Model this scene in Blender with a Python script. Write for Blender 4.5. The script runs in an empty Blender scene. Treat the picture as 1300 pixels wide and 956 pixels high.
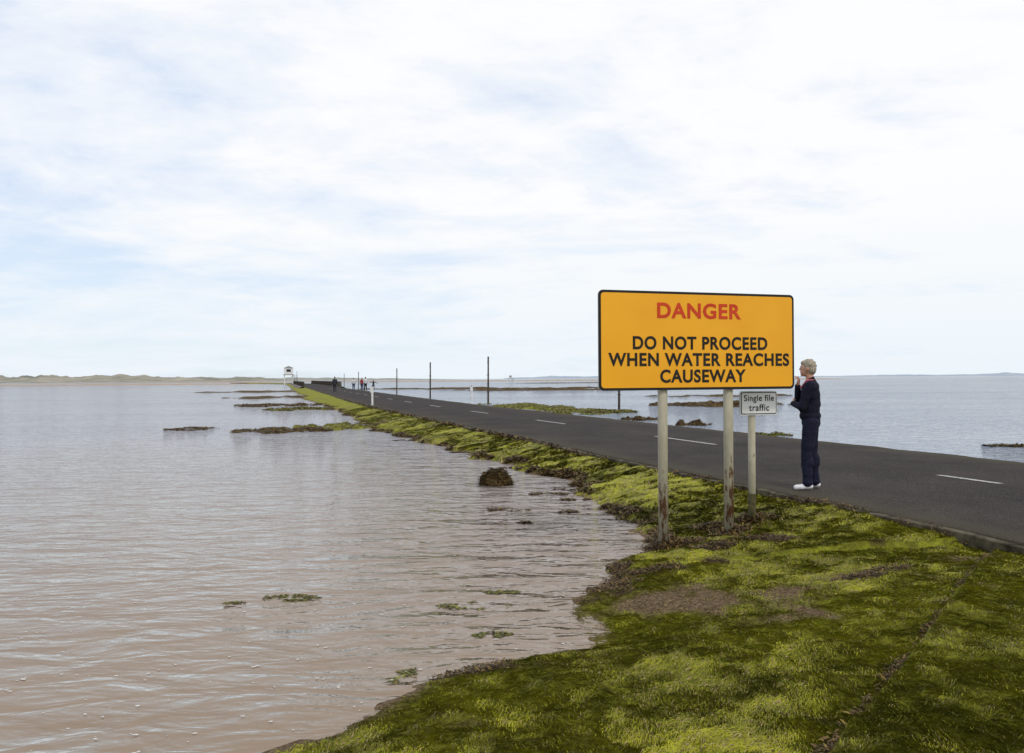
import bpy, math, random
import numpy as np
from mathutils import Vector, Matrix
random.seed(3); rng=np.random.default_rng(5)
scene=bpy.context.scene
F=1011.0; CZ=1.85
# ---------------- helpers ----------------
def vnoise(x,y,seed=0.0):
    x=np.asarray(x,float);y=np.asarray(y,float)
    xi=np.floor(x);yi=np.floor(y);fx=x-xi;fy=y-yi
    def h(a,b):
        s=np.sin(a*127.1+b*311.7+seed*74.7)*43758.5453
        return s-np.floor(s)
    u=fx*fx*(3-2*fx);v=fy*fy*(3-2*fy)
    return (h(xi,yi)*(1-u)+h(xi+1,yi)*u)*(1-v)+(h(xi,yi+1)*(1-u)+h(xi+1,yi+1)*u)*v
def fbm(x,y,seed=0.0,o=4):
    s=0;a=.5;t=0
    for i in range(o):
        s=s+a*vnoise(x*2**i,y*2**i,seed+i*3.1);t+=a;a*=.5
    return s/t
def sstep(a,b,x):
    t=np.clip((x-a)/(b-a),0,1);return t*t*(3-2*t)

def mesh_np(name,verts,faces,mats=(),smooth=False,cols=None,midx=None):
    me=bpy.data.meshes.new(name)
    verts=np.asarray(verts,dtype=np.float32);faces=np.asarray(faces,dtype=np.int32)
    me.vertices.add(len(verts));me.vertices.foreach_set('co',verts.ravel())
    k=faces.shape[1];n=len(faces)
    me.loops.add(n*k);me.loops.foreach_set('vertex_index',faces.ravel())
    me.polygons.add(n);me.polygons.foreach_set('loop_start',np.arange(0,n*k,k,dtype=np.int32))
    me.polygons.foreach_set('loop_total',np.full(n,k,dtype=np.int32))
    if midx is not None: me.polygons.foreach_set('material_index',np.asarray(midx,dtype=np.int32))
    me.polygons.foreach_set('use_smooth',np.full(n,smooth,dtype=bool))
    me.update(calc_edges=True)
    for m in mats: me.materials.append(m)
    if cols is not None:
        a=me.color_attributes.new('col','FLOAT_COLOR','POINT')
        c=np.ones((len(verts),4),dtype=np.float32);c[:,:3]=cols
        a.data.foreach_set('color',c.ravel())
    ob=bpy.data.objects.new(name,me);scene.collection.objects.link(ob)
    return ob
def grid_faces(r,c):
    i=np.arange(r-1)[:,None]*c+np.arange(c-1)[None,:]
    i=i.ravel();return np.stack([i,i+1,i+c+1,i+c],1)

def new_mat(name):
    m=bpy.data.materials.new(name);m.use_nodes=True
    nt=m.node_tree;b=nt.nodes['Principled BSDF'];return m,nt,b
def N(nt,t,**kw):
    n=nt.nodes.new(t)
    for k,v in kw.items():
        if k.startswith('_'): n.inputs[k[1:]].default_value=v
        else: setattr(n,k,v)
    return n
def L(nt,a,b): nt.links.new(a,b)
def ramp(nt,src,stops):
    r=nt.nodes.new('ShaderNodeValToRGB');e=r.color_ramp.elements
    e[0].position=stops[0][0];e[0].color=(*stops[0][1],1)
    e[1].position=stops[-1][0];e[1].color=(*stops[-1][1],1)
    for p,c in stops[1:-1]:
        q=e.new(p);q.color=(*c,1)
    L(nt,src,r.inputs[0]);return r
def mixc(nt,f,a,b):
    m=nt.nodes.new('ShaderNodeMix');m.data_type='RGBA'
    for s,v in ((m.inputs[0],f),(m.inputs[6],a),(m.inputs[7],b)):
        if isinstance(v,bpy.types.NodeSocket): L(nt,v,s)
        elif isinstance(v,(tuple,list)): s.default_value=(*v,1)
        else: s.default_value=v
    return m.outputs[2]
def noise_mat(name,c1,c2,scale=8,rough=.8,bump=.3,bdist=.01,stretch=(1,1,1),spec=.3,detail=6):
    m,nt,b=new_mat(name)
    tc=N(nt,'ShaderNodeTexCoord');mp=N(nt,'ShaderNodeMapping');mp.inputs['Scale'].default_value=stretch
    L(nt,tc.outputs['Object'],mp.inputs[0])
    no=N(nt,'ShaderNodeTexNoise',_Scale=scale,_Detail=detail);L(nt,mp.outputs[0],no.inputs['Vector'])
    r=ramp(nt,no.outputs[0],[(.3,c1),(.7,c2)]);L(nt,r.outputs[0],b.inputs['Base Color'])
    b.inputs['Roughness'].default_value=rough;b.inputs['Specular IOR Level'].default_value=spec
    if bump:
        bp=N(nt,'ShaderNodeBump',_Strength=bump,_Distance=bdist);L(nt,no.outputs[0],bp.inputs['Height'])
        L(nt,bp.outputs[0],b.inputs['Normal'])
    return m

# ---------------- world ----------------
w=bpy.data.worlds.new("World");scene.world=w;w.use_nodes=True
nt=w.node_tree;nt.nodes.clear()
SE=math.radians(48);SR=math.radians(150)
sky=N(nt,'ShaderNodeTexSky',sky_type='NISHITA',sun_disc=False,sun_elevation=SE,sun_rotation=SR)
bgA=N(nt,'ShaderNodeBackground',_Strength=.15);L(nt,sky.outputs[0],bgA.inputs[0])
tc=N(nt,'ShaderNodeTexCoord')
sep=N(nt,'ShaderNodeSeparateXYZ');L(nt,tc.outputs['Generated'],sep.inputs[0])
def math_(op,a,b=None,cl=False):
    m=N(nt,'ShaderNodeMath',operation=op);m.use_clamp=cl
    for s,v in ((m.inputs[0],a),(m.inputs[1],b)):
        if v is None: continue
        if isinstance(v,bpy.types.NodeSocket): L(nt,v,s)
        else: s.default_value=v
    return m.outputs[0]
za=math_('MAXIMUM',sep.outputs[2],0.0);zd=math_('ADD',za,.16)
px=math_('DIVIDE',sep.outputs[0],zd);py=math_('DIVIDE',sep.outputs[1],zd)
cb=N(nt,'ShaderNodeCombineXYZ');L(nt,px,cb.inputs[0]);L(nt,py,cb.inputs[1])
mp=N(nt,'ShaderNodeMapping');mp.inputs['Rotation'].default_value=(0,0,.25);mp.inputs['Scale'].default_value=(.75,1.0,1);mp.inputs['Location'].default_value=(.9,.35,0)
L(nt,cb.outputs[0],mp.inputs[0])
n1=N(nt,'ShaderNodeTexNoise',_Scale=.7,_Detail=9,_Roughness=.6,_Distortion=.6);L(nt,mp.outputs[0],n1.inputs['Vector'])
n2=N(nt,'ShaderNodeTexNoise',_Scale=2.9,_Detail=8,_Roughness=.62,_Distortion=.3);L(nt,mp.outputs[0],n2.inputs['Vector'])
veil=math_('MULTIPLY',sep.outputs[0],.28)
s=math_('ADD',math_('MULTIPLY',n1.outputs[0],1.2),math_('MULTIPLY',n2.outputs[0],.60));s=math_('ADD',s,veil)
cr=ramp(nt,s,[(.62,(.80,.80,.80)),(.78,(.94,.94,.94)),(.90,(1,1,1))])
cc=ramp(nt,s,[(.64,(.68,.79,.97)),(.80,(.86,.91,.99)),(.95,(.985,.99,1.0))])
hz=N(nt,'ShaderNodeMapRange')
L(nt,za,hz.inputs[0]);hz.inputs[1].default_value=0;hz.inputs[2].default_value=.22;hz.inputs[3].default_value=.75;hz.inputs[4].default_value=0
ccol=mixc(nt,hz.outputs[0],cc.outputs[0],(.80,.89,.96))
mask=math_('MAXIMUM',cr.outputs[0],hz.outputs[0])
bgB=N(nt,'ShaderNodeBackground',_Strength=1.0);L(nt,ccol,bgB.inputs[0])
mx=N(nt,'ShaderNodeMixShader');L(nt,mask,mx.inputs[0]);L(nt,bgA.outputs[0],mx.inputs[1]);L(nt,bgB.outputs[0],mx.inputs[2])
out=N(nt,'ShaderNodeOutputWorld');L(nt,mx.outputs[0],out.inputs[0])
sd=bpy.data.lights.new('sun','SUN');sd.energy=1.4;sd.angle=math.radians(14);sd.color=(1,.95,.88)
so=bpy.data.objects.new('sun',sd);scene.collection.objects.link(so)
sdir=Vector((.45*math.cos(SE),-.89*math.cos(SE),math.sin(SE)))
so.rotation_euler=sdir.to_track_quat('Z','Y').to_euler()
scene.view_settings.view_transform='Standard';scene.view_settings.look='None';scene.view_settings.exposure=0

# ---------------- camera ----------------
cd=bpy.data.cameras.new('camera');cam=bpy.data.objects.new('camera',cd);scene.collection.objects.link(cam)
cd.lens=28;cd.sensor_width=36;cd.clip_end=30000;cd.clip_start=.05
cam.matrix_world=Matrix.Translation((0,0,CZ))@Matrix.Rotation(math.radians(90.14),4,'X')@Matrix.Rotation(math.radians(-.36),4,'Z')
scene.camera=cam

# ---------------- layout functions ----------------
def centre(Y):
    Y=np.asarray(Y,float);d=np.maximum(Y-40,0);e=np.maximum(Y-290,0)
    return 10-.335*Y+.045*d*d/(d+10)-.0016*e*e
HW=3.16;RZ=.40
def eL(Y): return centre(Y)-HW
def eR(Y): return centre(Y)+HW
sh=np.array([(-8,-9),(0,-5),(2,-3.0),(3,-1.9),(3.93,-1.2),(4.9,-.50),(5.2,-.12),(5.42,.32),(5.84,.58),(6.56,.55),(7.19,.90),(7.96,1.08),(8.9,1.45),(9.84,1.46),(11.3,1.23),(13.4,1.19),(15,.74),(17,-.17),(22.1,-1.97),(26.3,-3.9),(31.9,-6.0),(38.5,-7.7),(56.7,-13.2)])
def Xs(Y):
    Y=np.asarray(Y,float)
    a=np.interp(Y,sh[:,0],sh[:,1])
    b=eL(Y)-1.6-1.4*vnoise(Y*.08,Y*0+3.3)
    a=np.where(Y>56.7,b,a)
    return a+(fbm(Y*1.3,Y*0,9,4)-.5)*.55*np.clip(Y/8,.4,2.0)
def Xl(Y): return 2.0+(np.asarray(Y,float)-4.2)*.786
def gz(X,Y):
    X=np.asarray(X,float);Y=np.asarray(Y,float)
    s=Xs(Y);e=eL(Y);l=Xl(Y)
    near=Y<7.6
    e2=np.where(near,np.minimum(e,l),e)
    t=(X-s)/np.maximum(e2-s,.3)
    up=.33*np.clip(t,0,1)**.8
    up=np.where(near,np.where(X>l,.30+.02*np.clip((X-l),0,1),up*.80),up)
    z=np.where(t<0,np.maximum((X-s)*.12,-.33),up)
    f=np.clip(t*4+.8,0,1)
    z=z+(fbm(X*1.3,Y*1.3,2)-.5)*.10*f+(fbm(X*6,Y*6,5)-.5)*.05*np.clip(t*3+1,0,1)
    pl=np.where(near&(X>l),.45,1.0)
    z=z+(vnoise(X*22,Y*22,8)-.5)*.014*pl
    for a,b,r_ in weedspots: z=z+.045*np.exp(-(((X-a)/r_)**2+((Y-b)/(r_*.6))**2))*np.clip(t*4+.3,0,1)
    near_edge=np.clip(1-(e-X)/.5,0,1)
    z=np.where(X>e-.5,z*(1-near_edge)+np.minimum(z,.36)*near_edge,z)
    z=np.where(X>e-.02,np.minimum(z,.35),z)
    return z
weedspots=[(1.30,7.35,.36),(2.0,8.0,.40),(2.6,8.15,.36),(2.83,6.45,.36),(3.2,6.65,.22),(1.75,8.5,.3),(-.30,4.95,.28),(2.2,9.1,.22),(1.9,7.4,.2),(.9,6.6,.15),(3.5,7.6,.15)]

# ---------------- sea bed + water ----------------
sand_bed=noise_mat('wet_sand',(.20,.15,.10),(.34,.26,.19),scale=1.2,rough=.7,bump=.3,bdist=.03)
v=[(-9000,-300,-.36),(9000,-300,-.36),(9000,12000,-.36),(-9000,12000,-.36)]
mesh_np('ground',v,[[0,1,2,3]],[sand_bed])

m=bpy.data.materials.new('sea_water');m.use_nodes=True;nt=m.node_tree;nt.nodes.clear()
tc=N(nt,'ShaderNodeTexCoord')
def mapn(rot,sc,scale,det,rgh=.5,dist=0):
    mp=N(nt,'ShaderNodeMapping');mp.inputs['Rotation'].default_value=(0,0,rot);mp.inputs['Scale'].default_value=sc
    L(nt,tc.outputs['Object'],mp.inputs[0])
    no=N(nt,'ShaderNodeTexNoise',_Scale=scale,_Detail=det,_Roughness=rgh,_Distortion=dist);L(nt,mp.outputs[0],no.inputs['Vector']);return no.outputs[0]
w1=mapn(.55,(.40,1,1),2.3,3,.5,.5)
w2=mapn(-.35,(.45,1,1),4.6,3,.5,.6)
w3=mapn(.9,(.7,1,1),13,2,.5,.2)
big=mapn(.1,(.3,1,1),.09,4,.6)
h=math_('ADD',math_('MULTIPLY',w1,1.0),math_('MULTIPLY',w2,.55));h=math_('ADD',h,math_('MULTIPLY',w3,.09))
amp=ramp(nt,big,[(.35,(.55,.55,.55)),(.65,(1,1,1))])
h=math_('MULTIPLY',h,amp.outputs[0])
bp=N(nt,'ShaderNodeBump',_Strength=1.0,_Distance=.16);L(nt,h,bp.inputs['Height'])
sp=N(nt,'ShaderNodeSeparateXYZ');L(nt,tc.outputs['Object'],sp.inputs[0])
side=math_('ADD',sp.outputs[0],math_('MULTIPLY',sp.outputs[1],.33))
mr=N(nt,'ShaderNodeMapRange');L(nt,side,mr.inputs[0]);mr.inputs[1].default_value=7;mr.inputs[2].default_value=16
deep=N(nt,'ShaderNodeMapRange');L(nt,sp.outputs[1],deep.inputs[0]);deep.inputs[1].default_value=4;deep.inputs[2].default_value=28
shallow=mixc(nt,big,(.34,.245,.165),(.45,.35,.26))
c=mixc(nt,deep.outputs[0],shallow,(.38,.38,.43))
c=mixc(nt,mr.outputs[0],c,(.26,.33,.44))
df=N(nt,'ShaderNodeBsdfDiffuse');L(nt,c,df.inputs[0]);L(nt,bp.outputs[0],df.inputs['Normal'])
tr=N(nt,'ShaderNodeBsdfTransparent');tr.inputs[0].default_value=(.9,.86,.8,1)
mA=N(nt,'ShaderNodeMixShader',_Fac=.66);L(nt,tr.outputs[0],mA.inputs[1]);L(nt,df.outputs[0],mA.inputs[2])
gl=N(nt,'ShaderNodeBsdfGlossy',_Roughness=.05);L(nt,bp.outputs[0],gl.inputs['Normal'])
fr=N(nt,'ShaderNodeFresnel',_IOR=1.36);L(nt,bp.outputs[0],fr.inputs['Normal'])
mB=N(nt,'ShaderNodeMixShader');L(nt,fr.outputs[0],mB.inputs[0]);L(nt,mA.outputs[0],mB.inputs[1]);L(nt,gl.outputs[0],mB.inputs[2])
o=N(nt,'ShaderNodeOutputMaterial');L(nt,mB.outputs[0],o.inputs[0])
water=m
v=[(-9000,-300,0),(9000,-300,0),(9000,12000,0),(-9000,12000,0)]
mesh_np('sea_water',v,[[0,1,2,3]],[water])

# ---------------- verge ----------------
def moss_mask(X,Y):
    m=fbm(X*.9,Y*.9,11);m2=fbm(X*3.3,Y*3.3,12)
    d=np.exp(-(((X-1.15)/.55)**2+((Y-6.2)/.55)**2))+.7*np.exp(-(((X-1.9)/.5)**2+((Y-5.6)/.35)**2))
    mo=sstep(.30,.48,m*.6+m2*.4-.24*d+.055)
    t=(X-Xs(Y))
    return mo*np.clip(t*4,0,1)
def weed_mask(X,Y):
    m=np.zeros_like(X)
    for a,b,r in weedspots: m=np.maximum(m,np.exp(-(((X-a)/r)**2+((Y-b)/(r*.6))**2)))
    l=np.where(Y<7.4,np.exp(-((X-Xl(Y)+.04)/.05)**2)*.70,0)
    band=np.where(Y>6.5,np.exp(-((X-Xs(Y)-.12)/.22)**2),0)*.56
    n=fbm(X*3,Y*3,21)
    return np.clip(sstep(.38,.58,np.maximum(np.maximum(m,l),band)*.85+(n-.5)*1.05),0,1)

m,nt,b=new_mat('algae_ground');verge_mat=m
at=N(nt,'ShaderNodeAttribute',attribute_name='col');sp=N(nt,'ShaderNodeSeparateColor');L(nt,at.outputs['Color'],sp.inputs[0])
tc=N(nt,'ShaderNodeTexCoord')
no=N(nt,'ShaderNodeTexNoise',_Scale=6,_Detail=12,_Roughness=.75,_Distortion=.8);L(nt,tc.outputs['Object'],no.inputs['Vector'])
fi=N(nt,'ShaderNodeTexNoise',_Scale=45,_Detail=6,_Roughness=.8);L(nt,tc.outputs['Object'],fi.inputs['Vector'])
gr=ramp(nt,no.outputs[0],[(.30,(.08,.08,.010)),(.45,(.18,.185,.014)),(.58,(.29,.30,.02)),(.75,(.38,.34,.06))])
br=ramp(nt,fi.outputs[0],[(.30,(.06,.035,.018)),(.5,(.18,.115,.065)),(.66,(.34,.25,.17)),(.74,(.55,.48,.38))])
dk=ramp(nt,fi.outputs[0],[(.3,(.02,.012,.005)),(.7,(.10,.062,.024))])
mk=math_('ADD',sp.outputs[0],math_('MULTIPLY',math_('SUBTRACT',fi.outputs[0],.5),1.6),True)
c=mixc(nt,mk,br.outputs[0],gr.outputs[0]);c=mixc(nt,sp.outputs[1],c,dk.outputs[0])
fm=ramp(nt,fi.outputs[0],[(.25,(.40,.40,.40)),(.7,(1.35,1.35,1.35))])
mm=N(nt,'ShaderNodeMix');mm.data_type='RGBA';mm.blend_type='MULTIPLY';mm.inputs[0].default_value=1;L(nt,c,mm.inputs[6]);L(nt,fm.outputs[0],mm.inputs[7])
L(nt,mm.outputs[2],b.inputs['Base Color']);b.inputs['Roughness'].default_value=.8;b.inputs['Specular IOR Level'].default_value=.12
bp=N(nt,'ShaderNodeBump',_Strength=1.0,_Distance=.03);L(nt,fi.outputs[0],bp.inputs['Height']);L(nt,bp.outputs[0],b.inputs['Normal'])

ys=[-3.0]
while ys[-1]<400: ys.append(ys[-1]+max(.05,.011*ys[-1]))
ys=np.array(ys);C=170
cc_=np.linspace(0,1,C)
YY=np.repeat(ys[:,None],C,1)
x0=Xs(ys)-2.5;x1=eL(ys)+.25
XX=x0[:,None]+(x1-x0)[:,None]*cc_[None]
ZZ=gz(XX,YY)
cols=np.stack([moss_mask(XX,YY),weed_mask(XX,YY),np.zeros_like(XX)],-1).reshape(-1,3)
mesh_np('grass_verge',np.stack([XX,YY,ZZ],-1).reshape(-1,3),grid_faces(len(ys),C),[verge_mat],True,cols)
C=40;cc_=np.linspace(0,1,C);YY=np.repeat(ys[:,None],C,1)
off=.8+.9*fbm(ys*.35,ys*0,4)+np.clip(ys/60,0,1)*1.4
x0=eR(ys)-.25;XX=x0[:,None]+(off+1.2)[:,None]*cc_[None]
d=(XX-x0[:,None]-.25)
ZZ=.31-.33*np.clip(d,0,9)/off[:,None]*1.05+(fbm(XX*2,YY*2,31)-.5)*.16*np.clip(d*3,0,1)
ZZ=np.where(d<.05,np.minimum(ZZ,.32),ZZ)
cols=np.stack([sstep(.42,.55,fbm(XX*.8,YY*.4,33)),sstep(.40,.58,fbm(XX*1.3,YY*.7,35))*.95,np.zeros_like(XX)],-1).reshape(-1,3)
mesh_np('grass_verge',np.stack([XX,YY,ZZ],-1).reshape(-1,3),grid_faces(len(ys),C),[verge_mat],True,cols)

# ---------------- algae strands ----------------
def blades(n,ymin,ymax,power,length,width,seed,name,mat):
    r=np.random.default_rng(seed)
    u=r.random(int(n*2.2))
    Y=(ymin**(1-power)+u*(ymax**(1-power)-ymin**(1-power)))**(1/(1-power))
    xa=Xs(Y);xb=np.minimum(eL(Y),Y*.70+.3)
    X=xa+(xb-xa)*r.random(len(Y))
    keep=(X<eL(Y)-.02)&(xb>xa)
    mo=moss_mask(X,Y);wd=weed_mask(X,Y)
    keep&=(r.random(len(Y))<mo*.95+.05)&(wd<.4+r.random(len(Y))*.5)
    keep&=(fbm(X*7,Y*7,77)+r.random(len(Y))*.3>.40)
    X=X[keep][:n];Y=Y[keep][:n];n=len(X)
    ang=-.9+(fbm(X*1.1,Y*1.1,51)-.5)*5.0+(fbm(X*6,Y*6,52)-.5)*4+r.normal(0,.4,n)
    ln=length*(.4+1.1*r.random(n))*np.clip(Y/7,.8,1.8)
    wd=width*(.6+.8*r.random(n))*np.clip(Y/7,.7,2)
    dx=np.cos(ang);dy=np.sin(ang)
    V=np.zeros((n,6,3))
    lift=.003+.009*r.random(n)
    for k,(s,wf) in enumerate(((0,1),(.5,.9),(1,.25))):
        cx=X+dx*ln*s;cy=Y+dy*ln*s
        cz=gz(cx,cy)+lift*(4*s*(1-s))+.003-.003*s
        V[:,2*k]=np.stack([cx-dy*wd*wf,cy+dx*wd*wf,cz],1)
        V[:,2*k+1]=np.stack([cx+dy*wd*wf,cy-dx*wd*wf,cz+.002],1)
    i=np.arange(n)[:,None]*6
    Fc=np.concatenate([i+np.array([[0,1,3,2]]),i+np.array([[2,3,5,4]])])
    big=.5*fbm(X*1.2,Y*1.2,61)+.5*fbm(X*7,Y*7,62)
    tone=np.clip((big-.33)*2.3+r.normal(0,.18,n),0,1)[:,None]
    c=np.array([[.12,.125,.010]])*(1-tone)+np.array([[.41,.40,.022]])*tone
    yl=(r.random(n)<.16)[:,None];c=np.where(yl,np.array([[.42,.32,.14]])*(.3+.7*r.random((n,1))),c)
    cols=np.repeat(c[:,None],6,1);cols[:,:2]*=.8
    return mesh_np(name,V.reshape(-1,3),Fc,[mat],False,cols.reshape(-1,3))
m,nt,b=new_mat('algae_strand');at=N(nt,'ShaderNodeAttribute',attribute_name='col');L(nt,at.outputs[0],b.inputs['Base Color'])
b.inputs['Roughness'].default_value=.6;b.inputs['Specular IOR Level'].default_value=.2
strand=m
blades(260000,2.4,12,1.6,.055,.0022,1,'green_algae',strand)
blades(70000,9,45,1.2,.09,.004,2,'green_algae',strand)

# ---------------- seaweed leaves ----------------
weedmat,nt,b=new_mat('seaweed');at=N(nt,'ShaderNodeAttribute',attribute_name='col');L(nt,at.outputs[0],b.inputs['Base Color'])
b.inputs['Roughness'].default_value=.5;b.inputs['Specular IOR Level'].default_value=.15
def leaves(name,P,size,seed=0,tint=(.10,.058,.022),up=.5,parent=None):
    r=np.random.default_rng(seed);n=len(P)
    size=np.broadcast_to(size,(n,))*(.5+r.random(n))
    a=r.random(n)*6.283;el=(r.random(n)-.2)*up*1.6
    D=np.stack([np.cos(a)*np.cos(el),np.sin(a)*np.cos(el),np.sin(el)],1)
    S=np.stack([-np.sin(a),np.cos(a),(r.random(n)-.5)*.9],1)
    V=np.zeros((n,6,3))
    for k,(s,wf) in enumerate(((0,.10),(.5,.17),(1,.06))):
        c=P+D*(size*s)[:,None];c[:,2]+=size*.25*(4*s*(1-s))*up-size*.1*s
        V[:,2*k]=c-S*(size*wf)[:,None];V[:,2*k+1]=c+S*(size*wf)[:,None]
    i=np.arange(n)[:,None]*6
    Fc=np.concatenate([i+np.array([[0,1,3,2]]),i+np.array([[2,3,5,4]])])
    t=r.random((n,1));c=np.array([tint])*(.25+1.4*t*t)
    c=np.where(r.random((n,1))<.15,np.array([[.19,.13,.03]]),c)
    return mesh_np(name,V.reshape(-1,3),Fc,[weedmat],False,np.repeat(c[:,None],6,1).reshape(-1,3))
r=np.random.default_rng(8);n=340000
Y=2.6*(60/2.6)**r.random(n);X=Xs(Y)-.05+(eL(Y)-Xs(Y))*r.random(n)
k=(r.random(n)<weed_mask(X,Y)*.95)&(X<Y*.7+.3);X=X[k][:80000];Y=Y[k][:80000]
P=np.stack([X,Y,gz(X,Y)+.003+.018*r.random(len(X))],1);P=P[P[:,2]>-.01]
leaves('seaweed',P,.030*np.clip(P[:,1]/8,.8,2.2),4,up=.5)
n=7000;Y=5*(60/5)**r.random(n);X=eL(Y)-.01-np.abs(r.normal(0,.07,n));k=fbm(X*2,Y*2,91)>.45
X=X[k];Y=Y[k];P=np.stack([X,Y,gz(X,Y)+.02+.03*r.random(len(X))],1);leaves('seaweed',P,.028*np.clip(P[:,1]/8,1,3),6,up=.6)
fl=[(-.05,11.2,.20),(.73,11.0,.14),(.57,12.7,.22),(1.0,13.2,.2),(.95,12.1,.15),(-.32,6.5,.2),(-1.9,6.75,.18),(-.14,5.75,.1),(-.5,4.95,.22),(-1.1,26,.5),(.1,16.5,.25),(-.1,6.9,.10),(-2.3,6.6,.07),(.2,10.2,.08),(-1.2,20,.25),(-3.2,24,.3)]
for q,(a,b_,rr) in enumerate(fl):
    n=int(900*rr/.2);A=r.random(n)*6.283;R=rr*np.sqrt(r.random(n))
    x=a+np.cos(A)*R*1.5;y=b_+np.sin(A)*R*.6;k=fbm(x*6,y*6,q+5)>.5
    shallow=b_<7 and a>-2.5
    P=np.stack([x,y,np.full(n,.0)+.008*r.random(n)],1)[k]
    leaves('seaweed',P,.03 if b_<8 else .045,20+q,tint=(.14,.14,.03) if shallow else (.09,.055,.03),up=.08 if shallow else .35)

n=900;Y=3.0*(9/3.0)**r.random(n);X=-5+r.random(n)*7;k=(X<Xs(Y)-.05)&(fbm(X*1.2,Y*1.8,3)>.45);X=X[k];Y=Y[k]
V=[];Fc=[]
for x,y in zip(X,Y):
    s=.003+.010*random.random()**2;a0=random.random()*6;i=len(V);st=1+random.random()
    for j in range(6):
        a=a0+j*math.pi/3;q=s*(.5+.6*random.random());V.append((x+math.cos(a)*q*st,y+math.sin(a)*q,.006))
    Fc.append(list(range(i,i+6)))
foam=noise_mat('foam',(.5,.46,.42),(.7,.67,.62),scale=60,bump=0)
mesh_np('sea_foam',V,Fc,[foam])

# ---------------- weed / mud banks ----------------
bankg=noise_mat('weed_green',(.07,.06,.018),(.25,.25,.03),scale=1.6,bump=.8,bdist=.05,detail=10,spec=.1)
bankd=noise_mat('weed_dark',(.03,.02,.01),(.13,.085,.035),scale=2.5,bump=.9,bdist=.05,detail=10,spec=.1)
banks=noise_mat('sand_bank',(.30,.21,.14),(.42,.31,.21),scale=.2,bump=.2,bdist=.05)
def bank(name,cx,cy,rx,ry,h,mat,rot=0,seed=0,rag=1.0,n=None):
    nx=110;ny=80
    u=np.linspace(-1.15,1.15,nx);v=np.linspace(-1.15,1.15,ny)
    U,Vv=np.meshgrid(u,v);R=U*U+Vv*Vv
    lx=U*rx;ly=Vv*ry;X=cx+lx*math.cos(rot)-ly*math.sin(rot);Y=cy+lx*math.sin(rot)+ly*math.cos(rot)
    nn=fbm(U*3.5+seed,Vv*2.6,seed+1,5)-.5;n2=fbm(X*2.2,Y*2.2,seed+9,4)-.5
    Z=h*(1-R)*.40+h*nn*3.2*rag+n2*h*1.2-h*.22*rag;Z=np.minimum(Z,h*.3+.7*Z);Z=np.maximum(Z,-.3)
    Z=np.where(R>1.1,np.minimum(Z,-.05),Z)
    return mesh_np(name,np.stack([X,Y,Z],-1).reshape(-1,3),grid_faces(ny,nx),[mat],True),X,Y,Z
def bank_leaves(X,Y,Z,n,size,seed,tint):
    x=X.ravel();y=Y.ravel();z=Z.ravel();k=np.where(z>-.01)[0]
    if len(k)==0:return
    i=r.choice(k,n);dx=abs(X[0,1]-X[0,0]);dy=abs(Y[1,0]-Y[0,0])
    P=np.stack([x[i]+(r.random(n)-.5)*dx,y[i]+(r.random(n)-.5)*dy,z[i]+.005],1)
    leaves('seaweed',P,size,seed,tint=tint,up=.4)
rr_=math.atan2(1,-.335)
BL=[('weed_bank',1.5,50,10,2.2,.16,bankg,rr_,1),('weed_bank',4.0,43,2.6,3.0,.16,bankg,0,2),('weed_bank',14.3,53,5.0,3.5,.28,bankd,.1,3),
('weed_bank',6.9,31,.8,.7,.22,bankd,0,4),('weed_bank',8.3,25.2,.7,.5,.10,bankg,0,5),('weed_bank',12.9,20.8,.55,.35,.05,bankd,0,6),('weed_bank',5.6,35,.8,.8,.16,bankd,0,16),
('weed_bank',5,125,16,5,.30,bankd,0,7),('weed_bank',-6,150,22,8,.28,bankd,0,8),('weed_bank',20,78,7,3,.16,bankd,0,17),
('weed_bank',-8.6,29.0,1.5,1.6,.08,bankd,.1,9),('weed_bank',-6.9,31.0,1.5,2.0,.10,bankg,0,10),('weed_bank',-7.4,29.0,.9,.9,.08,bankd,0,18),('weed_bank',-12.2,30.3,.9,1.1,.04,bankd,0,11),
('weed_bank',-25,84,5,6,.12,bankd,0,12),('weed_bank',-17,58,3.0,3.5,.09,bankd,0,13),('weed_bank',-40,125,9,9,.14,bankd,0,14),('weed_bank',-13,50,2.5,2.6,.10,bankg,0,15)]
for (nm,cx,cy,rx,ry,h,mt,ro,sd_) in BL:
    o,X,Y,Z=bank(nm,cx,cy,rx,ry,h,mt,ro,sd_)
    if cy<60: bank_leaves(X,Y,Z,int(1500*min(rx,2.5)),.07 if cy<40 else .12,sd_+40,(.15,.14,.02) if mt is bankg else (.10,.06,.022))
bank('sand_bank',-230,360,110,40,.5,banks,0,21,.3)
bank('sand_bank',-60,640,330,60,.8,banks,0,22,.3)
bank('sand_bank',120,560,110,25,.5,banks,0,23,.5)
bank('sand_bank',40,300,45,8,.3,bankd,0,24,.6)

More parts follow.
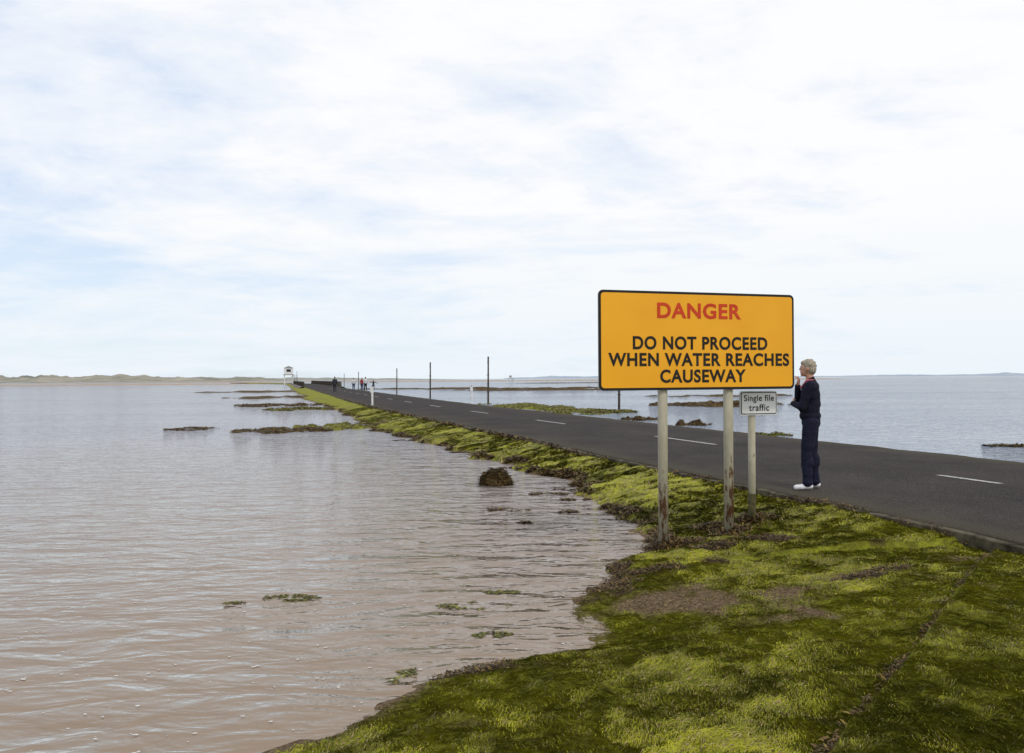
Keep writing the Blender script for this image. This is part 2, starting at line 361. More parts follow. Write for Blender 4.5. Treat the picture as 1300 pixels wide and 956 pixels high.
import bmesh
def rock(name,x,y,z,s,seed,mat,leafn=2500):
    bm=bmesh.new();bmesh.ops.create_icosphere(bm,subdivisions=5,radius=1)
    co=np.array([v.co[:] for v in bm.verts])
    d=1+.6*(fbm(co[:,0]*2+co[:,2]*1.3+5,co[:,1]*2+3,seed)-.5)+.25*(fbm(co[:,0]*7,co[:,1]*7+co[:,2]*5,seed+2)-.5)
    co=co*d[:,None]*np.array(s);co[:,2]=np.maximum(co[:,2],-.2)
    co[:,0]*=1+.25*np.clip(.15-co[:,2],0,.3)/.3
    for v,c in zip(bm.verts,co): v.co=c
    me=bpy.data.meshes.new(name);bm.to_mesh(me);bm.free();me.materials.append(mat)
    for p in me.polygons:p.use_smooth=True
    ob=bpy.data.objects.new(name,me);scene.collection.objects.link(ob);ob.location=(x,y,z)
    k=np.where(co[:,2]>-.05)[0];i=r.choice(k,leafn);P=co[i]*1.01
    l=leaves('fronds',P,.045,seed,up=.15,tint=(.05,.032,.012));l.parent=ob
    return ob
rock('seaweed_rock',-.30,13.9,.02,(.245,.2,.235),3,bankd)

# ---------------- road ----------------
m,nt,b=new_mat('asphalt');asph=m
tc=N(nt,'ShaderNodeTexCoord')
f1=N(nt,'ShaderNodeTexNoise',_Scale=60,_Detail=4,_Roughness=.8);L(nt,tc.outputs['Object'],f1.inputs['Vector'])
f2=N(nt,'ShaderNodeTexNoise',_Scale=.7,_Detail=8,_Roughness=.65);L(nt,tc.outputs['Object'],f2.inputs['Vector'])
vo=N(nt,'ShaderNodeTexVoronoi',_Scale=55);L(nt,tc.outputs['Object'],vo.inputs['Vector'])
a=ramp(nt,f1.outputs[0],[(.3,(.011,.0095,.0095)),(.55,(.040,.035,.034)),(.72,(.19,.17,.16))])
p=ramp(nt,f2.outputs[0],[(.3,(.65,.63,.63)),(.7,(1.35,1.29,1.24))])
mm=N(nt,'ShaderNodeMix');mm.data_type='RGBA';mm.blend_type='MULTIPLY';mm.inputs[0].default_value=1;L(nt,a.outputs[0],mm.inputs[6]);L(nt,p.outputs[0],mm.inputs[7])
at=N(nt,'ShaderNodeAttribute',attribute_name='col');sp=N(nt,'ShaderNodeSeparateColor');L(nt,at.outputs['Color'],sp.inputs[0])
ed=math_('MULTIPLY',sp.outputs[0],f2.outputs[0],True)
c=mixc(nt,ed,mm.outputs[2],(.08,.068,.04));L(nt,c,b.inputs['Base Color'])
b.inputs['Roughness'].default_value=.9;b.inputs['Specular IOR Level'].default_value=.12
bp=N(nt,'ShaderNodeBump',_Strength=.8,_Distance=.008);L(nt,vo.outputs[0],bp.inputs['Height']);L(nt,bp.outputs[0],b.inputs['Normal'])
yr=[-12.0]
while yr[-1]<430: yr.append(yr[-1]+max(.12,.012*yr[-1]))
yr=np.array(yr)
fr_=np.array([0,0,.004,.03,.08,.2,.35,.5,.65,.8,.92,.97,.996,1,1])
zo=np.array([-.28,-.012,0,.004,.008,.02,.03,.035,.03,.02,.008,.004,0,-.012,-.28])
wobL=(fbm(yr*1.5,yr*0,71)-.5)*.10;wobR=(fbm(yr*1.5,yr*0+9,72)-.5)*.25
l=eL(yr)+wobL;q=eR(yr)+wobR
XX=l[:,None]+(q-l)[:,None]*fr_[None];YY=np.repeat(yr[:,None],len(fr_),1);ZZ=RZ-.02+np.repeat(zo[None],len(yr),0)
ec=np.repeat(np.array([1,1,1,.9,.4,.1,0,.15,0,.1,.5,1,1,1,1.])[None],len(yr),0)
mesh_np('causeway_road',np.stack([XX,YY,ZZ],-1).reshape(-1,3),grid_faces(len(yr),len(fr_)),[asph],True,np.repeat(ec.reshape(-1,1),3,1))
paint,nt,b=new_mat('road_paint')
tc=N(nt,'ShaderNodeTexCoord');no=N(nt,'ShaderNodeTexNoise',_Scale=30,_Detail=8,_Roughness=.8);L(nt,tc.outputs['Object'],no.inputs['Vector'])
a=ramp(nt,no.outputs[0],[(.42,(.09,.085,.08)),(.54,(.50,.49,.47)),(.8,(.66,.65,.62))]);L(nt,a.outputs[0],b.inputs['Base Color'])
V=[];Fc=[]
for k_ in range(-3,16):
    fa=11.5+7.95*k_;na=fa-2.5
    if k_==0: na=10.55
    for s in range(6):
        y0=na+(fa-na)*s/6;y1=na+(fa-na)*(s+1)/6;i=len(V)
        for yy,sg in ((y0,-1),(y0,1),(y1,1),(y1,-1)):
            V.append((float(centre(yy))+sg*.05,yy,RZ-.02+.035+.004))
        Fc.append([i,i+1,i+2,i+3])
mesh_np('road_marking',V,Fc,[paint])
conc=noise_mat('edge_concrete',(.02,.016,.010),(.15,.125,.085),scale=7,bump=.6,bdist=.01,detail=10,spec=.1)
yk=yr[(yr>-8)&(yr<70)];x=eL(yk)-.06+(fbm(yk*2,yk*0,5)-.5)*.08
prof=[(-.02,.22),(-.02,.352),(-.01,.360),(.06,.364),(.12,.36),(.12,.22)]
V=np.stack([np.stack([x+a,yk,np.full(len(yk),z)+(vnoise(yk*1.7,yk*0+2,6)-.5)*.02],1) for a,z in prof],1)
mesh_np('road_kerb',V.reshape(-1,3),grid_faces(len(yk),len(prof)),[conc],False)

# ---------------- generic solid builders ----------------
def join_parts(name,parts,parent=None):
    me=bpy.data.meshes.new(name);V=[];Fs=[];M=[];mats=[]
    for v,f,mt in parts:
        i=len(V);V+= [tuple(p) for p in v];Fs+=[[j+i for j in q] for q in f]
        if mt not in mats:mats.append(mt)
        M+=[mats.index(mt)]*len(f)
    me.from_pydata(V,[],Fs)
    for mt in mats:me.materials.append(mt)
    for p,k in zip(me.polygons,M):p.material_index=k
    ob=bpy.data.objects.new(name,me);scene.collection.objects.link(ob)
    if parent:ob.parent=parent
    return ob
def box(x0,x1,y0,y1,z0,z1):
    v=[(x,y,z) for x in(x0,x1) for y in(y0,y1) for z in(z0,z1)]
    return v,[[0,1,3,2],[4,6,7,5],[0,4,5,1],[2,3,7,6],[0,2,6,4],[1,5,7,3]]
def tube(p0,p1,r0,r1,n=12):
    p0=Vector(p0);p1=Vector(p1);d=(p1-p0).normalized();a=d.orthogonal().normalized();b_=d.cross(a)
    v=[];f=[]
    for p,q in((p0,r0),(p1,r1)):
        for i in range(n):
            t=i*2*math.pi/n;v.append(p+(a*math.cos(t)+b_*math.sin(t))*q)
    for i in range(n):f.append([i,(i+1)%n,n+(i+1)%n,n+i])
    f.append(list(range(n))[::-1]);f.append(list(range(n,2*n)));return v,f
def rrect(w,h,rad,y,n=8):
    pts=[]
    for cx,cz,a0 in((w/2-rad,h/2-rad,0),(-w/2+rad,h/2-rad,90),(-w/2+rad,-h/2+rad,180),(w/2-rad,-h/2+rad,270)):
        for i in range(n+1):
            a=math.radians(a0+90*i/n);pts.append((cx+rad*math.cos(a),y,cz+rad*math.sin(a)))
    return pts
def plate(w,h,rad,y0,y1):
    a=rrect(w,h,rad,y0);b_=rrect(w,h,rad,y1);n=len(a)
    f=[list(range(n))[::-1],list(range(n,2*n))]+[[i,(i+1)%n,n+(i+1)%n,n+i] for i in range(n)]
    return a+b_,f

yellow=noise_mat('sign_yellow',(.78,.35,.003),(.84,.395,.006),scale=1.5,rough=.45,bump=0,spec=.4)
black=noise_mat('sign_black',(.012,.011,.010),(.022,.02,.018),scale=6,rough=.6,bump=0,spec=.2)
red=noise_mat('sign_red',(.50,.035,.005),(.58,.05,.008),scale=5,rough=.5,bump=0)
white=noise_mat('sign_white',(.76,.76,.76),(.86,.86,.85),scale=3,rough=.5,bump=0)
metal=noise_mat('sign_back',(.22,.22,.22),(.35,.35,.34),scale=4,rough=.5,bump=0)
m,nt,b=new_mat('post_paint');postm=m
tc=N(nt,'ShaderNodeTexCoord');no=N(nt,'ShaderNodeTexNoise',_Scale=8,_Detail=8,_Roughness=.7);mp=N(nt,'ShaderNodeMapping');mp.inputs['Scale'].default_value=(1.5,1.5,.45)
L(nt,tc.outputs['Object'],mp.inputs[0]);L(nt,mp.outputs[0],no.inputs['Vector'])
sp=N(nt,'ShaderNodeSeparateXYZ');L(nt,tc.outputs['Object'],sp.inputs[0])
low=N(nt,'ShaderNodeMapRange');L(nt,sp.outputs[2],low.inputs[0]);low.inputs[1].default_value=1.3;low.inputs[2].default_value=.15;low.inputs[3].default_value=0;low.inputs[4].default_value=.15
st=math_('ADD',no.outputs[0],low.outputs[0])
base=ramp(nt,no.outputs[0],[(.3,(.30,.27,.19)),(.7,(.46,.43,.33))])
rf=ramp(nt,st,[(.62,(0,0,0)),(.68,(1,1,1))])
c=mixc(nt,rf.outputs[0],base.outputs[0],(.12,.06,.03));L(nt,c,b.inputs['Base Color']);b.inputs['Roughness'].default_value=.6;b.inputs['Specular IOR Level'].default_value=.2
darkweed=noise_mat('post_weed',(.02,.018,.008),(.08,.07,.02),scale=30,bump=.8,bdist=.01)

def text(body,cx,cz,wd,ht,y,mat,parent,name,off=.02,line=None):
    cu=bpy.data.curves.new(name,'FONT');cu.body=body;cu.size=1;cu.offset=off;cu.align_x='CENTER';cu.space_character=1.10
    ob=bpy.data.objects.new(name,cu);scene.collection.objects.link(ob)
    dg=bpy.context.evaluated_depsgraph_get();me=bpy.data.meshes.new_from_object(ob.evaluated_get(dg))
    bpy.data.objects.remove(ob)
    co=np.array([v.co[:] for v in me.vertices]);mn=co.min(0);mxx=co.max(0)
    sx=wd/(mxx[0]-mn[0]);sz=ht/(mxx[1]-mn[1])
    new=np.stack([(co[:,0]-(mn[0]+mxx[0])/2)*sx+cx,np.full(len(co),y),(co[:,1]-(mn[1]+mxx[1])/2)*sz+cz],1)
    me.vertices.foreach_set('co',new.astype(np.float32).ravel());me.update()
    me.materials.clear();me.materials.append(mat)
    o=bpy.data.objects.new(name,me);scene.collection.objects.link(o);o.parent=parent;return o

A=Vector((.895,8.23,0));B=Vector((3.16,8.92,0));W=(B-A).length;ang=math.atan2(B.y-A.y,B.x-A.x)
sg=bpy.data.objects.new('danger_sign',None);scene.collection.objects.link(sg);sg.location=(A+B)/2;sg.rotation_euler=(0,0,ang)
H=1.05;zc_=2.765-H/2
def shift(pt,dx,dz):return [(x+dx,y,z+dz) for x,y,z in pt]
v,f=plate(W,H,.055,0,.012);p1=(shift(v,0,zc_),f,metal)
v,f=plate(W-.004,H-.004,.053,-.004,-.0005);p2=(shift(v,0,zc_),f,black)
v,f=plate(W-.056,H-.056,.035,-.008,-.0045);p3=(shift(v,0,zc_),f,yellow)
join_parts('panel',[p1,p2,p3],sg)
yt=-.0115
cxm=W*.007
def zt(fr): return 2.765-H*fr
text('DANGER',-.003*W,zt(.193),1.015,.168,yt,red,sg,'danger_lettering',.030)
text('DO NOT PROCEED',cxm,zt(.522),1.63,.142,yt,black,sg,'lettering_proceed',.030)
text('WHEN WATER REACHES',cxm,zt(.690),2.19,.142,yt,black,sg,'lettering_reaches',.030)
text('CAUSEWAY',cxm+.02,zt(.858),1.04,.142,yt,black,sg,'lettering_causeway',.030)
for t,nm in ((.325,'post_1'),(.663,'post_2')):
    x=(t-.5)*W
    pp=[(*tube((x,.075,-.2),(x,.075,2.70),.052,.052,20),postm)]
    for zz in (1.95,2.5): pp.append((*box(x-.07,x+.07,.0125,.14,zz,zz+.04),metal))
    o=join_parts(nm,pp,sg)
    for p in o.data.polygons:p.use_smooth=len(p.vertices)==4 and p.material_index==0
A2=Vector((2.745,9.05,0))
s2=bpy.data.objects.new('single_file_sign',None);scene.collection.objects.link(s2);s2.location=A2;s2.rotation_euler=(0,0,ang-.05)
cx2=.06
v,f=plate(.475,.275,.03,0,.008);q1=(shift(v,cx2,1.85-.298),f,metal)
v,f=plate(.472,.272,.028,-.004,-.0005);q2=(shift(v,cx2,1.85-.298),f,white)
v,f=plate(.452,.252,.022,-.007,-.0045);q3=(shift(v,cx2,1.85-.298),f,black)
v,f=plate(.432,.232,.016,-.010,-.0075);q4=(shift(v,cx2,1.85-.298),f,white)
join_parts('panel',[q1,q2,q3,q4],s2)
text('Single file',cx2,1.85-.25,.38,.092,-.013,black,s2,'lettering_single_file',.014)
text('traffic',cx2,1.85-.348,.255,.078,-.013,black,s2,'lettering_traffic',.014)
o=join_parts('post',[(*tube((0,.05,-.1),(0,.05,1.69),.041,.041,20),postm),(*tube((0,.05,-.1),(0,.05,.52),.044,.0435,20),darkweed)],s2)
for p in o.data.polygons:p.use_smooth=len(p.vertices)==4
for (x,y) in ((1.63,8.52),(2.4,8.76),(2.745,9.1)):
    n=600;a=r.random(n)*6.28;R=.06+np.abs(r.normal(0,.10,n));xx=x+np.cos(a)*R;yy=y+np.sin(a)*R
    leaves('seaweed',np.stack([xx,yy,gz(xx,yy)+.01+r.random(n)*.07*np.exp(-R*6)],1),.038,int(x*10),up=.8)

# ---------------- marker poles ----------------
wood=noise_mat('pole_wood',(.03,.022,.016),(.09,.07,.05),scale=6,stretch=(4,4,.5))
whitep=noise_mat('white_post',(.55,.55,.54),(.75,.75,.73),scale=6,bump=0)
for x,y,h in((5.9,44,3.2),(-1.75,58,3.45),(-7.15,69.5,3.3),(-13.9,96,3.15),(-27,140,3.2),(-39,185,3.2)):
    parts=[(*tube((x,y,-.4),(x+.03,y,h),.075,.05,10),wood),(*tube((x+.02,y,h-.5),(x+.03,y,h+.01),.062,.056,10),wood)]
    for hh in (.9,1.5,2.1): parts.append((*box(x-.12,x+.12,y-.09,y-.07,hh,hh+.03),wood))
    join_parts('marker_pole',parts)
for x,y,zb,h in((-7.9,45,.2,1.25),(-2.9,57,.1,1.2)):
    join_parts('marker_post',[(*tube((x,y,zb-.3),(x,y,zb+h),.06,.06,10),whitep),(*box(x-.09,x+.09,y-.08,y-.065,zb+h-.35,zb+h-.05),whitep),(*tube((x,y,zb+h),(x,y,zb+h+.06),.06,.02,10),black)])

def hut(x,y,s,name='refuge_hut',rot=0):
    ob=bpy.data.objects.new(name,None);scene.collection.objects.link(ob);ob.location=(x,y,0);ob.scale=(s,s,s);ob.rotation_euler=(0,0,rot)
    P=[]
    for a in(-1,1):
        for b_ in(-1,1):
            P.append((*tube((a*1.15,b_*1.15,-.3),(a*1.15,b_*1.15,3.0),.11,.11,8),whitep))
        P.append((*tube((a*1.15,-1.15,.4),(a*1.15,1.15,2.8),.05,.05,6),whitep));P.append((*tube((-1.15,a*1.15,.4),(1.15,a*1.15,2.8),.05,.05,6),whitep))
    join_parts('stilts',P,ob)
    join_parts('cabin',[(*box(-1.2,1.2,-1.2,1.2,3.13,5.0),whitep)],ob)
    join_parts('platform',[(*box(-1.45,1.45,-1.45,1.45,3.0,3.12),wood)],ob)
    v=[(-1.35,-1.35,5.003),(1.35,-1.35,5.003),(1.35,1.35,5.003),(-1.35,1.35,5.003),(0,-1.35,5.6),(0,1.35,5.6)]
    join_parts('roof',[(v,[[0,1,4],[3,5,2],[0,4,5,3],[1,2,5,4],[0,3,2,1]],metal)],ob)
    join_parts('window',[(*box(-.6,.6,-1.225,-1.203,3.9,4.6),black),(*box(1.203,1.225,-.5,.5,3.9,4.6),black)],ob)
    P=[]
    for i in range(12): P.append((*box(1.5,2.3,-2.6+i*.2,-2.42+i*.2,.3+i*.23,.34+i*.23),wood))
    P+=[(*tube((1.5,-2.7,.1),(1.5,-.2,3.0),.06,.06,6),wood),(*tube((2.3,-2.7,.1),(2.3,-.2,3.0),.06,.06,6),wood),(*tube((2.3,-2.7,1.1),(2.3,-.2,4.0),.05,.05,6),wood)]
    join_parts('stairs',P,ob)
hut(-73.5,262,1.15,rot=.3)
hut(-1,520,.7,rot=.2)
for side in(-1,1):
    P=[];last=None
    for i in range(46):
        y=150+i*3.2;x=float(centre(y))+side*3.5
        P.append((*box(x-.09,x+.09,y-.09,y+.09,.0,1.5),wood))
        if last:
            for zz in(.8,1.35): P.append((*tube((last[0],last[1],zz),(x,y,zz),.07,.07,6),wood))
        last=(x,y)
    join_parts('bridge_railing',P)
stone=noise_mat('stone',(.06,.05,.04),(.2,.17,.14),scale=1.2,bump=.5,bdist=.05)
y=np.arange(150,300,1.5);x=centre(y)
for side in(-1,1):
    xo=x+side*3.9;P=np.stack([np.stack([xo+a*side,y,np.full(len(y),z)],1) for a,z in((-.5,-.3),(-.5,.5),(-.1,.55),(.8,.1),(1.4,-.3))],1)
    mesh_np('bridge_wall',P.reshape(-1,3),grid_faces(len(y),5),[stone],False)

# ---------------- distant land ----------------
def hor(px): return 480.5-.0062*(px-650)
def ridge(name,pts,D,mat,amp,depth,seed,px0,px1):
    pxs=np.linspace(px0,px1,500);top=np.interp(pxs,[p[0] for p in pts],[p[1] for p in pts])
    hh=(hor(pxs)-top)/F*D+CZ
    n=fbm(pxs*.05,pxs*0,seed,5)-.5;hh=np.maximum(hh*(1+n*amp),.0)
    X=(pxs-650)/F*D;rows=[]
    for k,(d,f) in enumerate(((-.5,-.05),(-.3,.12),(-.18,.38),(-.08,.75),(0,1),(.12,.8),(.5,.3),(1,-.1))):
        jit=(fbm(pxs*.09+k*9,pxs*0+k,seed+k,4)-.5)*.5*(1 if 0<k<6 else 0)
        rows.append(np.stack([X*(1+d*depth/D),np.full(len(X),D+d*depth),hh*np.clip(f+jit*f,-.2,1.15)-.02],1))
    return mesh_np(name,np.stack(rows,0).reshape(-1,3),grid_faces(8,500),[mat],True)
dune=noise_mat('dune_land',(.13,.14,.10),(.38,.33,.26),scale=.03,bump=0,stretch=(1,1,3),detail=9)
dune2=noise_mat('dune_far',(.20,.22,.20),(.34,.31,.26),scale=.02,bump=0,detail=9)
farl=noise_mat('far_land_hazed',(.28,.34,.42),(.36,.41,.46),scale=.004,bump=0)  # bluish-grey base has slight distance haze painted into the land colour
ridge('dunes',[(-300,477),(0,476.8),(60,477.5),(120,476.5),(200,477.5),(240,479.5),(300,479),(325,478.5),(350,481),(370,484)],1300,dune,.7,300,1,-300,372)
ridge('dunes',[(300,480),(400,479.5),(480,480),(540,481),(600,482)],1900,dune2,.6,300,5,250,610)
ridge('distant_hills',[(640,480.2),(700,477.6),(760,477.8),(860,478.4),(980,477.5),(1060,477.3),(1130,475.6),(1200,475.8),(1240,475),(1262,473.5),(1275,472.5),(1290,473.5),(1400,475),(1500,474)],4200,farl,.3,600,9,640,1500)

# ---------------- people ----------------
def cap(p0,p1,r0,r1,n=20,m=5):
    p0=np.array(p0,float);p1=np.array(p1,float);d=p1-p0;Ln=np.linalg.norm(d);d=d/max(Ln,1e-6)
    a=np.cross(d,[0,0,1] if abs(d[2])<.9 else [1,0,0]);a/=np.linalg.norm(a);b_=np.cross(d,a)
    rings=[]
    for i in range(1,m+1):
        t=math.pi/2*i/m;rings.append((p0-d*r0*math.cos(t),r0*math.sin(t)))
    for i in range(0,m):
        t=math.pi/2*i/m;rings.append((p1+d*r1*math.sin(t),r1*math.cos(t)))
    v=[p0-d*r0];f=[]
    for c,q in rings:
        for j in range(n):
            t=2*math.pi*j/n;v.append(c+(a*math.cos(t)+b_*math.sin(t))*q)
    v.append(p1+d*r1);k=len(rings)
    for j in range(n):
        f.append([0,1+(j+1)%n,1+j])
        for i in range(k-1):
            f.append([1+i*n+j,1+i*n+(j+1)%n,1+(i+1)*n+(j+1)%n,1+(i+1)*n+j])
        f.append([1+(k-1)*n+j,1+(k-1)*n+(j+1)%n,len(v)-1])
    return v,f
def ell(c,rad,n=24,rotx=0):
    v,f=cap((0,0,-1e-5),(0,0,1e-5),1,1,n,8);v=np.array(v)*np.array(rad)
    cr,sr=math.cos(rotx),math.sin(rotx);v=v@np.array([[1,0,0],[0,cr,sr],[0,-sr,cr]])
    return v+np.array(c),f
def person(name,loc,rot,scale,pose,mats,voxel=.008,fingers=False):
    prim=[]
    def C(p0,p1,r0,r1,lab): prim.append(('c',(p0,p1,r0,r1),lab))
    def E(c,rad,lab,rx=0): prim.append(('e',(c,rad,rx),lab))
    g=pose
    E((0,-.010,.90),(.160,.118,.13),'trouser')
    E((0,.005,1.06),(.160,.125,.19),'top');E((0,-.005,1.24),(.170,.122,.20),'top');E((0,-.02,1.34),(.175,.10,.10),'top')
    E((0,.03,1.10),(.14,.115,.16),'top');E((0,.0,.97),(.172,.135,.095),'top');E((0,-.015,1.15),(.155,.118,.16),'top')
    C((-.13,-.015,1.375),(.13,-.015,1.375),.062,.062,'top');C((0,-.02,1.40),(0,-.01,1.45),.07,.055,'top')
    C((0,-.012,1.42),(0,.01,1.52),.052,.05,'skin')
    for s,k in((-1,'l'),(1,'r')):
        hip=(s*.085,-.01,.89);kn=g[k+'knee'];an=g[k+'ankle'];toe=g[k+'toe']
        C(hip,kn,.100,.074,'trouser');C(kn,an,.074,.062,'trouser')
        calf=np.array(kn)*.68+np.array(an)*.32+np.array([0,-.02,0]);E(tuple(calf),(.066,.070,.11),'trouser')
        C((an[0],an[1],an[2]+.02),(an[0],an[1],an[2]),.062,.068,'trouser')
        heel=(an[0],an[1]-.03,an[2]-.045);C(heel,toe,.040,.033,'shoe');C((heel[0],heel[1]+.05,heel[2]+.015),(toe[0],toe[1]-.07,toe[2]+.006),.040,.032,'shoe')
        sh_=(s*.185,-.015,1.365);el_=g[k+'elbow'];wr=g[k+'wrist'];hd=g[k+'hand']
        C(sh_,el_,.064,.053,'top');C(el_,wr,.052,.038,'top')
        wr=np.array(wr);hd=np.array(hd);d=(hd-wr);dl=np.linalg.norm(d);d=d/dl
        C(tuple(wr),tuple(wr+d*.03),.027,.026,'skin')
        up=np.array(g.get(k+'side',(0,0,1.)),float);up=up-d*np.dot(up,d);up/=np.linalg.norm(up);nrm=np.cross(d,up)
        for q in(-.024,-.008,.008,.024): C(tuple(wr+d*.02+up*q*.8),tuple(wr+d*.085+up*q),.015,.0125,'skin')
        for q,ll in((-.027,.052),(-.009,.064),(.009,.070),(.027,.061)):
            a_=wr+d*.085+up*q;cd_=g.get(k+'curl',.5);b1=a_+(d*math.cos(cd_)+nrm*math.sin(cd_)*g.get(k+'cs',1))*ll*.5
            b2=b1+(d*math.cos(cd_*2)+nrm*math.sin(cd_*2)*g.get(k+'cs',1))*ll*.5
            C(tuple(a_),tuple(b1),.0088,.0082,'skin');C(tuple(b1),tuple(b2),.0082,.007,'skin')
        t0=wr+d*.03+up*.026;t1=t0+(d*.7+up*.75)*.036;t2=t1+(d*.95+up*.2)*.030
        C(tuple(t0),tuple(t1),.013,.010,'skin');C(tuple(t1),tuple(t2),.010,.008,'skin')
    hc=np.array((0,.025,1.60))
    E(tuple(hc),(.073,.090,.098),'skin');E(tuple(hc+[0,.035,-.052]),(.055,.060,.060),'skin');E(tuple(hc+[0,.070,-.088]),(.026,.022,.020),'skin')
    C(tuple(hc+[0,.086,.012]),tuple(hc+[0,.098,-.018]),.009,.012,'skin')
    E(tuple(hc+[0,.072,-.050]),(.030,.024,.024),'skin')
    C(tuple(hc+[-.016,.088,-.052]),tuple(hc+[.016,.088,-.052]),.0075,.0075,'lip')
    for s in(-1,1):
        E(tuple(hc+[s*.076,-.002,-.008]),(.010,.018,.032),'skin');C(tuple(hc+[s*.012,.085,.026]),tuple(hc+[s*.045,.073,.026]),.008,.007,'skin')
    E(tuple(hc+[0,-.020,.030]),(.085,.086,.084),'hair');E(tuple(hc+[0,-.045,-.015]),(.077,.064,.082),'hair');E(tuple(hc+[0,.035,.066]),(.064,.053,.038),'hair')
    if g.get('fluff',True):
        for i in range(40):
            a_=random.random()*6.283;e_=random.random()*1.4-.1;q=np.array([math.cos(a_)*math.cos(e_)*.078,math.sin(a_)*math.cos(e_)*.08,math.sin(e_)*.082])
            if q[1]>.03 and q[2]<.05: continue
            E(tuple(hc+[0,-.02,.03]+q),(.016,.016,.015),'hair')
    if g.get('collar'):
        for s in(-1,1): C((s*.06,.03,1.44),(s*.015,.112,1.34),.014,.012,'collar')
        E((0,-.01,1.445),(.062,.062,.012),'collar')
    V=[];Fs=[]
    for kd,dt,lab in prim:
        v,f=cap(*dt) if kd=='c' else ell(dt[0],dt[1],rotx=dt[2])
        i=len(V);V+=[tuple(p) for p in v];Fs+=[[j+i for j in q] for q in f]
    me=bpy.data.meshes.new(name);me.from_pydata(V,[],Fs);ob=bpy.data.objects.new(name,me);scene.collection.objects.link(ob)
    md=ob.modifiers.new('r','REMESH');md.mode='VOXEL';md.voxel_size=voxel;md.use_smooth_shade=True
    ms=ob.modifiers.new('s','SMOOTH');ms.factor=.5;ms.iterations=2 if fingers else 1
    dg=bpy.context.evaluated_depsgraph_get();nm=bpy.data.meshes.new_from_object(ob.evaluated_get(dg));ob.modifiers.clear();ob.data=nm
    nm.name=name
    n=len(nm.polygons);cc=np.zeros(n*3,dtype=np.float32);nm.polygons.foreach_get('center',cc);cc=cc.reshape(-1,3)
    labs=['skin','top','trouser','shoe','hair','lip','collar'];best=np.full(n,9.);lab_=np.zeros(n,int)
    for kd,dt,lb in prim:
        if kd=='c':
            p0,p1,r0,r1=dt;p0=np.array(p0);p1=np.array(p1);d=p1-p0;t=np.clip(((cc-p0)@d)/(d@d),0,1)
            dist=np.linalg.norm(cc-(p0+t[:,None]*d),axis=1)-(r0+(r1-r0)*t)
        else:
            q=(cc-np.array(dt[0]))/np.array(dt[1]);k0=np.linalg.norm(q,axis=1);dist=(k0-1)*min(dt[1])
        if lb=='hair': dist=dist-.002
        k=dist<best;best=np.where(k,dist,best);lab_=np.where(k,labs.index(lb),lab_)
    nm.materials.clear()
    for lb in labs:nm.materials.append(mats[lb])
    nm.polygons.foreach_set('material_index',lab_.astype(np.int32));nm.polygons.foreach_set('use_smooth',np.ones(n,bool));nm.update()
    co=np.zeros(len(nm.vertices)*3,dtype=np.float32);nm.vertices.foreach_get('co',co);co=co.reshape(-1,3)
    if fingers:
        body=(co[:,2]<1.36)&(co[:,2]>.1);amp=.013*(fbm(co[:,0]*9+co[:,1]*7,co[:,2]*12,3)-.5)*2*body
        nn=np.zeros(len(co)*3,dtype=np.float32);nm.vertices.foreach_get('normal',nn);nn=nn.reshape(-1,3);
        hand=np.zeros(len(co),bool)
        for k in('lwrist','rwrist'): hand|=np.linalg.norm(co-np.array(g[k]),axis=1)<.22
        amp[hand]=0;co=co+nn*amp[:,None];nm.vertices.foreach_set('co',co.astype(np.float32).ravel());nm.update()
        P=[]
        for s in(-1,1):
            v,f=ell(tuple(hc+[s*.030,.076,.010]),(.012,.010,.007));P.append((v,f,mats['eye']))
            v,f=ell(tuple(hc+[s*.030,.0835,.010]),(.005,.004,.005));P.append((v,f,black))
        e=join_parts('eyes',P,ob)
    ob.location=loc;ob.rotation_euler=(0,0,rot);ob.scale=(scale,)*3
    return ob
skin=noise_mat('skin',(.46,.24,.16),(.54,.30,.21),scale=30,rough=.5,bump=0)
navy=noise_mat('navy_cloth',(.006,.006,.014),(.014,.013,.028),scale=60,rough=.9,bump=.4,bdist=.004,spec=.15)
navy2=noise_mat('navy_trouser',(.008,.009,.022),(.018,.019,.040),scale=60,rough=.9,bump=.3,bdist=.003,spec=.15)
greyhair=noise_mat('grey_hair',(.20,.16,.11),(.44,.38,.30),scale=70,rough=.7,bump=.8,bdist=.006,stretch=(1,1,.4))
brownhair=noise_mat('brown_hair',(.05,.03,.02),(.10,.06,.04),scale=40)
shoew=noise_mat('white_shoe',(.68,.68,.68),(.80,.80,.80),scale=20,rough=.5,bump=0)
shoed=noise_mat('dark_shoe',(.02,.02,.02),(.05,.05,.05),scale=20)
lip=noise_mat('lip',(.40,.14,.11),(.45,.17,.13),scale=20,bump=0)
pink=noise_mat('pink_collar',(.35,.07,.09),(.5,.14,.15),scale=40,bump=0)
eyew=noise_mat('eye_white',(.7,.7,.68),(.75,.75,.73),scale=5,bump=0)
base=dict(lknee=(-.095,.04,.49),rknee=(.10,-.01,.49),lankle=(-.11,.03,.10),rankle=(.11,-.05,.10),ltoe=(-.135,.17,.034),rtoe=(.15,.09,.034))
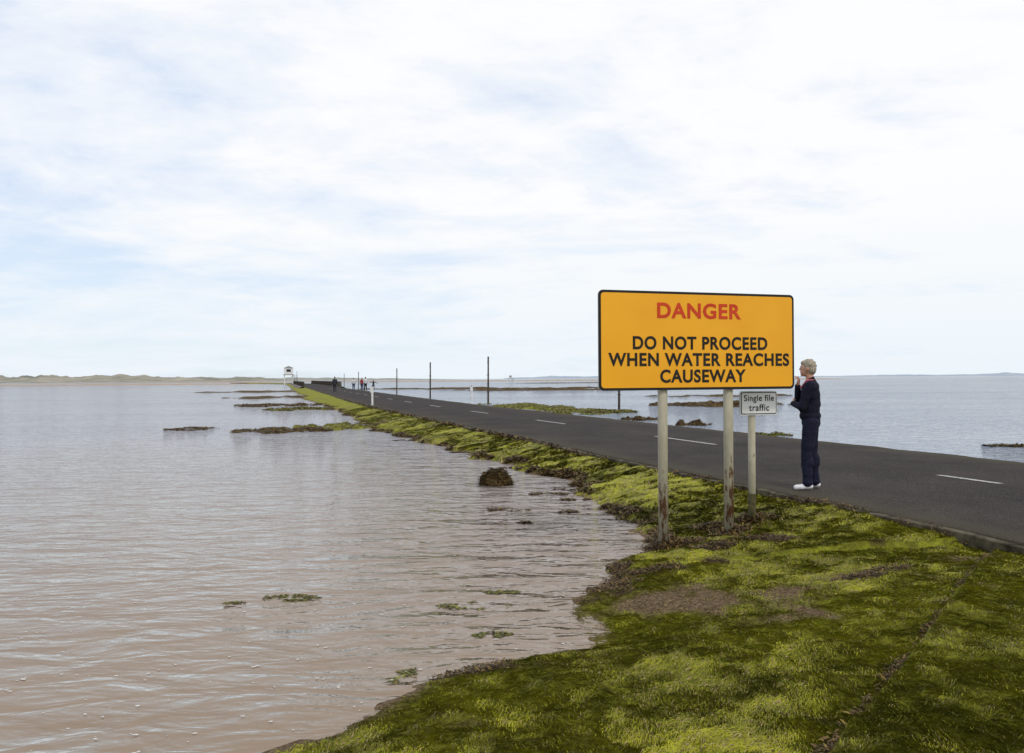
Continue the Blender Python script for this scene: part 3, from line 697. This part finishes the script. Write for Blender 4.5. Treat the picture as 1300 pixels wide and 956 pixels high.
pose=dict(base,lelbow=(-.225,.085,1.09),lwrist=(-.02,.205,1.13),lhand=(.06,.21,1.14),relbow=(.17,.16,1.11),rwrist=(.05,.155,1.36),rhand=(.025,.135,1.46),
  lcurl=.35,rcurl=.6,rside=(-1,.2,0),lside=(0,0,1),rcs=-1,lcs=1,collar=True)
M1=dict(skin=skin,top=navy,trouser=navy2,shoe=shoew,hair=greyhair,lip=lip,collar=pink,eye=eyew)
zroad=RZ-.02+.006
fx,fy=3.87,10.35
person('woman',(fx,fy,zroad),math.radians(66),.985,pose,M1,.006,True)
def cl(n,a):return noise_mat(n,tuple(q*.8 for q in a),a,scale=10,bump=0)
darkc=cl('dark_coat',(.03,.03,.04));redc=cl('red_coat',(.3,.05,.05));whc=cl('white_shirt',(.6,.6,.62));bluec=cl('blue_coat',(.08,.12,.25));jean=cl('jeans',(.06,.08,.14))
walk=dict(lknee=(-.09,.14,.50),rknee=(.09,.02,.48),lankle=(-.09,.20,.10),rankle=(.09,-.24,.14),ltoe=(-.1,.34,.05),rtoe=(.1,-.12,.04),
 lelbow=(-.25,-.10,1.10),lwrist=(-.24,.0,.88),lhand=(-.23,.03,.80),relbow=(.25,.04,1.09),rwrist=(.24,.2,.92),rhand=(.23,.25,.85),fluff=False)
arms=dict(base,lelbow=(-.44,.0,1.33),lwrist=(-.67,.02,1.36),lhand=(-.75,.02,1.36),relbow=(.44,0,1.27),rwrist=(.66,.02,1.15),rhand=(.73,.02,1.1),fluff=False)
def dp(px,Y): return (px-650)/F*Y
def mk(nm,px,Y,rot,ps,top,tr,sc=1.0,hair=brownhair):
    person(nm,(dp(px,Y),Y,RZ-.02+.02),rot,sc,ps,dict(skin=skin,top=top,trouser=tr,shoe=shoed,hair=hair,lip=lip,collar=top,eye=eyew),.02)
mk('man',425,92,.3,walk,darkc,darkc,1.05)
mk('man',449,105,.3,walk,whc,jean,.98)
mk('woman',459.5,100,.2,walk,redc,jean,.97)
mk('man',464,100,.4,walk,whc,darkc,1.03)
mk('child',474,105,.3,arms,darkc,jean,.80)
